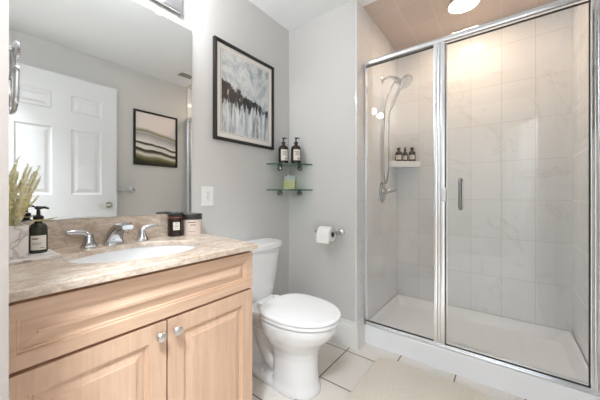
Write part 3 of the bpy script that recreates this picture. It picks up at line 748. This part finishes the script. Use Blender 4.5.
# ------------------------------------------------------------------ toilet roll holder and roll
hz, hy = 0.802, 1.668
hd = empty('toilet_paper_holder', (0.40, YB, hz), 'chrome two-post toilet paper holder on the back wall', 'toilet paper holder')
for xx in (0.325, 0.497):
    obj('post', MB().lathe([(0.026, 0), (0.026, -0.006), (0.02, -0.012), (0.010, -0.018), (0.009, -0.055), (0.014, -0.062), (0.016, -0.07), (0.012, -0.078), (0.003, -0.08)], (xx, YB, hz), 'y', 20), 'chrome', hd)
obj('roller', MB().tube([(0.325, hy, hz), (0.497, hy, hz)], 0.008, 12), 'chrome', hd)
rl = empty('toilet_paper_roll', (0.413, hy, hz - 0.012), 'white toilet paper roll on the chrome wall holder', 'toilet paper')
rr_ = MB(); x0, x1 = 0.357, 0.462; zc = hz - 0.012
def circ(r, x): return [(x, hy + r * cos(2 * pi * i / 40), zc + r * sin(2 * pi * i / 40)) for i in range(40)]
rr_.loft([circ(0.0215, x0), circ(0.050, x0), circ(0.052, x0 + 0.002), circ(0.052, x1 - 0.002), circ(0.050, x1), circ(0.0215, x1)], cap=False, close=True)
obj('roll', rr_, 'paper', rl)
cr = MB(); cr.loft([circ(0.0195, x0 - 0.0005), circ(0.021, x0 - 0.0005), circ(0.021, x1 + 0.0005), circ(0.0195, x1 + 0.0005)], cap=False, close=True)
obj('core', cr, 'card', rl)
tl_ = MB(); tl_.box((x0 + 0.001, hy - 0.0535, zc - 0.060), (x1 - 0.001, hy - 0.0522, zc + 0.002)); obj('loose_sheet', tl_, 'paper', rl)

# ------------------------------------------------------------------ corner glass shelves
def glass_shelf(z, label, Rd=0.262):
    e = empty('corner_shelf', (0.0, YB, z), label, 'shelf', 'glass corner shelves')
    n = 28
    def q(r, zz): return [(0.002, YB - 0.002, zz)] + [(0.002 + r * (1 if 0 else 1) * sin(pi / 2 * i / n), YB - 0.002 - r * cos(pi / 2 * i / n), zz) for i in range(n + 1)]
    ow = [(x * 0.92 if i else x, y) for i, (x, y, _) in enumerate(q(Rd, 0))]
    g = MB().prism(ow, z - 0.008, z)
    p = obj('shelf_glass', g, 'glassg', e, smooth=20)
    ed = MB(); k = [(x + 0.0003 * sin(i), y, 0) for i, (x, y) in enumerate(ow[1:])]
    for i in range(len(k) - 1):
        a, b = k[i], k[i + 1]; d = Vector((b[0] - a[0], b[1] - a[1], 0)).normalized(); nn = Vector((-d.y, d.x, 0)); nn = nn if nn.dot(Vector((a[0], a[1] - YB, 0))) > 0 else -nn
        o = nn * 0.0006
        ed.quad((a[0] + o.x, a[1] + o.y, z - 0.008), (b[0] + o.x, b[1] + o.y, z - 0.008), (b[0] + o.x, b[1] + o.y, z), (a[0] + o.x, a[1] + o.y, z))
    obj('polished_edge', ed, 'edge', e, label='dark green polished glass edge')
    for c, ax in (((0.0, 1.61, z - 0.028), 'x'), ((0.125, YB, z - 0.028), 'y')):
        s_ = 1 if ax == 'x' else -1
        b = MB().lathe([(0.019, 0), (0.019, s_ * 0.008), (0.017, s_ * 0.022), (0.013, s_ * 0.030), (0.004, s_ * 0.034)], c, ax, 18)
        if ax == 'x': b.box((0.0, c[1] - 0.010, z - 0.020), (0.03, c[1] + 0.010, z - 0.0085), 0.003)
        else: b.box((c[0] - 0.010, YB - 0.03, z - 0.020), (c[0] + 0.010, YB, z - 0.0085), 0.003)
        obj('bracket', b, 'steel', e)
    return e
ZU, ZLo = 1.308, 1.112
glass_shelf(ZU, 'upper glass corner shelf holding two brown pump bottles')
glass_shelf(ZLo, 'lower glass corner shelf holding the pale green candle')

def pump_bottle(c, z, label, hd):
    e = empty('pump_bottle', (c[0], c[1], z), label, 'bottle', 'brown pump bottles on the upper glass shelf')
    b = bottle_body(e, c, z, 0.039, 0.148, 0.012, 'amber'); pump(e, c, z + 0.158, hd, 0.013)
    a = facing(c); l_ = obj('label_patch', MB().sector(c, 0.0396, a - 0.5, a + 1.0, z + 0.028, z + 0.112, 14), 'label', b, label='cream paper label')
    pm = MB(); lines(pm, c, 0.040, a, [(z + 0.09, 0.5, 0.004, 0.2), (z + 0.08, 0.45, 0.0025, 0.2), (z + 0.07, 0.5, 0.0025, 0.2), (z + 0.035, 0.15, 0.01, 0.5)])
    obj('lettering', pm, 'print', l_); return e
pump_bottle((0.060, 1.598), ZU, 'brown pump bottle on the upper glass shelf, nearer the framed painting', R(20))
pump_bottle((0.140, 1.655), ZU, 'brown pump bottle on the upper glass shelf, nearer the shower', R(20))
c = (0.105, 1.622)
gc = empty('green_candle', (c[0], c[1], ZLo), 'pale green candle in a clear square jar on the lower glass shelf', 'candle')
def rsq(h, z, r=0.008): return [(c[0] + (x * cos(0.6) - y * sin(0.6)), c[1] + (x * sin(0.6) + y * cos(0.6)), z) for x, y in rrect(-h, h, -h, h, r, 4)]
obj('wax', MB().loft([rsq(0.046, ZLo + 0.006), rsq(0.046, ZLo + 0.070)]), 'green', gc, label='pale green wax block')
obj('glass_jar', MB().loft([rsq(0.050, ZLo), rsq(0.050, ZLo + 0.105), rsq(0.0475, ZLo + 0.105), rsq(0.0475, ZLo + 0.0715)], cap=False), 'jar', gc)
obj('glass_lid', MB().lathe([(0.030, 0.106), (0.034, 0.108), (0.034, 0.113), (0.012, 0.117), (0.008, 0.122), (0.013, 0.130), (0.010, 0.138), (0.003, 0.141)], (c[0], c[1], ZLo)), 'jar', gc)

# ------------------------------------------------------------------ shower base
pan = empty('shower_tray', (1.2, 2.2, 0), 'white acrylic shower tray with a raised front curb', 'shower tray')
X0, X1, Y0, Y1 = XL + 0.002, XR - 0.002, 1.842, YT - 0.002
def ring(x0, x1, y0, y1, r, z): return [(x, y, z) for x, y in rrect(x0, x1, y0, y1, r, 6)]
pb = MB()
pb.loft([ring(X0, X1, Y0, Y1, 0.004, 0.0), ring(X0, X1, Y0, Y1, 0.004, 0.118), ring(X0 + 0.004, X1 - 0.004, Y0 + 0.006, Y1 - 0.004, 0.006, 0.128),
         ring(X0 + 0.012, X1 - 0.012, Y0 + 0.082, Y1 - 0.012, 0.02, 0.130), ring(X0 + 0.022, X1 - 0.022, Y0 + 0.092, Y1 - 0.022, 0.03, 0.124),
         ring(X0 + 0.055, X1 - 0.055, Y0 + 0.11, Y1 - 0.055, 0.05, 0.062), ring(X0 + 0.09, X1 - 0.09, Y0 + 0.14, Y1 - 0.09, 0.05, 0.052), ring(1.15, 1.27, 2.05, 2.17, 0.058, 0.044)])
obj('pan', pb, 'acryl', pan)
obj('drain', MB().lathe([(0.045, 0), (0.045, 0.003), (0.038, 0.005), (0.03, 0.004), (0.003, 0.0035)], (1.21, 2.11, 0.0445)), 'nickel', pan)

# ------------------------------------------------------------------ shower enclosure
en = empty('shower_enclosure', (1.2, YS, 0.13), 'chrome framed clear glass shower enclosure with hinged door', 'shower screen')
ZB, ZT = 0.130, 2.05
def rail(name, mb, mat='alu', parent=None): return obj(name, mb, mat, parent or en, smooth=40)
rail('header_rail', MB().loft([[(x, YS + 0.022 * math.copysign(abs(cos(t)) ** 0.6, cos(t)), ZT - 0.016 + 0.018 * math.copysign(abs(sin(t)) ** 0.7, sin(t))) for t in [2 * pi * i / 20 for i in range(20)]] for x in (XL + 0.001, XR - 0.001)]))
rail('bottom_track', MB().box((XL + 0.001, YS - 0.026, ZB - 0.001), (XR - 0.001, YS + 0.024, ZB + 0.007), 0.002).box((XL + 0.001, YS - 0.014, ZB + 0.006), (XR - 0.001, YS + 0.012, ZB + 0.016), 0.003).box((XL + 0.001, YS - 0.022, ZB + 0.005), (XR - 0.001, YS - 0.017, ZB + 0.011), 0.001))
ZG = ZB + 0.014
rail('wall_jamb', MB().box((XL + 0.001, YS - 0.02, ZG), (XL + 0.014, YS + 0.02, ZT - 0.02), 0.003))
rail('wall_jamb', MB().box((1.762, YS - 0.022, ZG), (1.776, YS + 0.022, ZT - 0.02), 0.003).box((1.776, YS - 0.016, ZG), (1.790, YS + 0.02, ZT - 0.02), 0.004).box((1.790, YS - 0.022, ZG), (XR - 0.001, YS + 0.022, ZT - 0.02), 0.003))
rail('centre_post', MB().box((1.078, YS - 0.018, ZG), (1.101, YS + 0.02, ZT - 0.02), 0.004).box((1.101, YS - 0.022, ZG), (1.116, YS + 0.02, ZT - 0.02), 0.005).box((1.116, YS - 0.016, ZG), (1.141, YS + 0.02, ZT - 0.02), 0.003))
gp = obj('fixed_glass', MB().box((XL + 0.012, YS - 0.003, ZG), (1.080, YS + 0.003, ZT - 0.03)), 'glass', en, smooth=0)
for za, zb in ((ZG + 0.001, ZG + 0.006), (ZT - 0.043, ZT - 0.037)): obj('seal', MB().box((XL + 0.014, YS - 0.0045, za), (1.078, YS + 0.0045, zb)), 'seal', gp, label='dark rubber seal')
gd = obj('glass_door', MB().box((1.146, YS - 0.004, ZG + 0.004), (1.760, YS + 0.004, ZT - 0.045)), 'glass', en, smooth=0)
gs = MB().box((1.142, YS - 0.006, ZG + 0.002), (1.762, YS + 0.006, ZG + 0.008)).box((1.143, YS - 0.006, ZG + 0.004), (1.147, YS + 0.006, ZT - 0.04)).box((1.759, YS - 0.006, ZG + 0.004), (1.7615, YS + 0.006, ZT - 0.04)).box((1.143, YS - 0.006, ZT - 0.049), (1.761, YS + 0.006, ZT - 0.044))
obj('seal', gs, 'seal', gd, label='dark rubber seal')
gr = MB().box((1.149, YS - 0.005, ZG + 0.004), (1.153, YS + 0.005, ZT - 0.045)).box((1.149, YS - 0.008, ZG + 0.009), (1.757, YS + 0.008, ZG + 0.016), 0.001)
obj('door_edging', gr, 'alu', gd)
hm = MB(); hx = 1.226
hm.tube([(hx, YS - 0.004, 1.155), (hx, YS - 0.030, 1.160), (hx, YS - 0.038, 1.14), (hx, YS - 0.038, 1.01), (hx, YS - 0.030, 0.99), (hx, YS - 0.004, 0.995)], [0.011, 0.011, 0.010, 0.010, 0.011, 0.011], 14, smooth=4)
obj('handle', hm, 'steel', gd, label='chrome pull handle')
obj('door_catch', MB().box((1.128, YS - 0.034, 1.03), (1.150, YS - 0.016, 1.115), 0.004), 'seatp', en, label='white magnetic door catch')

# ------------------------------------------------------------------ hand shower and valve on the shower's left wall
hs = empty('hand_shower', (XL, 2.235, 2.03), 'chrome hand shower on a wall arm with a hanging hose', 'shower head')
fy = 2.235
obj('flange', MB().lathe([(0.032, 0), (0.030, 0.006), (0.018, 0.014), (0.012, 0.016)], (XL, fy, 2.045), 'x', 24), 'chrome', hs)
obj('arm', MB().tube([(XL + 0.01, fy, 2.045), (0.66, fy, 2.05), (0.70, fy + 0.002, 2.04), (0.728, fy + 0.004, 2.018)], 0.0105, 12, smooth=6), 'chrome', hs)
obj('holder', MB().tube([(0.715, fy + 0.004, 2.03), (0.742, fy + 0.005, 2.00), (0.765, fy + 0.006, 1.985)], [0.018, 0.024, 0.020], 16, smooth=3), 'chrome', hs)
hc = Vector((0.80, fy + 0.008, 1.985)); ax_ = Vector((0.62, -0.15, -0.75)).normalized(); 
hm = MB(); hm.tube([hc - ax_ * 0.035, hc - ax_ * 0.022, hc - ax_ * 0.004, hc + ax_ * 0.012, hc + ax_ * 0.018], [0.02, 0.042, 0.056, 0.058, 0.053], 28)
he = obj('shower_head', hm, 'chrome', hs)
obj('spray_face', MB().tube([hc + ax_ * 0.0175, hc + ax_ * 0.0195], [0.048, 0.046], 28), 'nickel', he)
obj('wand', MB().tube([hc - ax_ * 0.02, (0.765, fy + 0.004, 1.955), (0.72, fy, 1.87), (0.688, fy - 0.003, 1.79)], [0.02, 0.016, 0.013, 0.012], 14, smooth=6), 'chrome', hs)
ho = MB(); ho.tube([(0.688, fy - 0.003, 1.79), (0.672, fy - 0.004, 1.72), (0.668, fy - 0.002, 1.5), (0.665, fy, 1.30), (0.655, fy, 1.20), (0.643, fy - 0.005, 1.165), (0.634, fy - 0.012, 1.20), (0.63, fy - 0.02, 1.32), (0.63, fy - 0.018, 1.6), (0.645, fy - 0.012, 1.83), (0.69, fy - 0.002, 1.96), (0.722, fy + 0.004, 2.005)], 0.0068, 10, smooth=8)
obj('hose', ho, 'chrome', hs)
sv = empty('shower_valve', (XL, 2.225, 1.095), 'chrome oval shower valve with lever below the hanging hose', 'shower valve')
vb = MB(); vb.loft([[(XL + d, 2.225 + r * 0.068 * cos(2 * pi * i / 28), 1.095 + r * 0.088 * sin(2 * pi * i / 28)) for i in range(28)] for d, r in ((0, 1), (0.006, 0.98), (0.012, 0.85), (0.014, 0.5))])
obj('escutcheon', vb, 'chrome', sv)
obj('lever', MB().tube([(XL + 0.01, 2.225, 1.10), (XL + 0.05, 2.225, 1.10), (XL + 0.06, 2.235, 1.10), (XL + 0.085, 2.30, 1.112), (XL + 0.09, 2.325, 1.118)], [0.024, 0.022, 0.018, 0.012, 0.009], 16, smooth=4), 'chrome', sv)

# corner soap shelf with three little bottles
SZ = 1.372
cs = MB(); pol = [(XL, YT), (XL, 2.395), (XL + 0.03, 2.395), (0.80, 2.555), (0.828, 2.58), (0.828, YT)]
cs.prism(list(reversed(pol)), SZ - 0.052, SZ - 0.006, 0.006)
rim = [(XL, 2.395), (XL + 0.03, 2.395), (0.80, 2.555), (0.828, 2.58), (0.828, YT)]
cs.tube([(x, y, SZ - 0.006) for x, y in [(XL + 0.006, 2.401), (XL + 0.029, 2.402), (0.797, 2.560), (0.821, 2.584), (0.821, YT - 0.003)]], 0.007, 10)
obj('soap_shelf', cs, 'acryl', origin=(0.69, 2.53, SZ - 0.052), label='white ceramic corner shelf in the shower holding three bottles', cat='shelf')
def small_bottle(c, r, h, cap, label, slim=False):
    z = SZ - 0.0055; e = empty('amber_bottle', (c[0], c[1], z), label, 'bottle', 'amber bottles on the shower shelf')
    b = bottle_body(e, c, z, r, h, 0.011 if not slim else 0.008, 'amber')
    if slim: obj('cap', MB().lathe([(0.011, 0), (0.011, 0.014), (0.006, 0.018), (0.0075, 0.022), (0.006, 0.034), (0.002, 0.037)], (c[0], c[1], z + h + 0.008)), 'black', e)
    else: obj('cap', MB().lathe([(0.015, 0), (0.0155, 0.002), (0.0155, 0.021), (0.013, 0.023)], (c[0], c[1], z + h + 0.008)), 'black', e)
    a = facing(c); l_ = obj('label_patch', MB().sector(c, r + 0.0006, a - 0.85, a + 0.85, z + h * 0.24, z + h * 0.63, 12), 'label', b, label='cream paper label')
    pm = MB(); lines(pm, c, r + 0.001, a, [(z + h * 0.52, 0.4, 0.003, 0), (z + h * 0.42, 0.5, 0.002, 0)]); obj('lettering', pm, 'print', l_)
    return e
small_bottle((0.662, 2.512), 0.030, 0.104, 1, 'amber bottle on the shower shelf, leftmost of the three')
small_bottle((0.706, 2.553), 0.023, 0.098, 1, 'slim amber bottle with a pointed cap between two wider ones on the shower shelf', True)
small_bottle((0.762, 2.572), 0.030, 0.104, 1, 'amber bottle on the shower shelf, rightmost of the three')
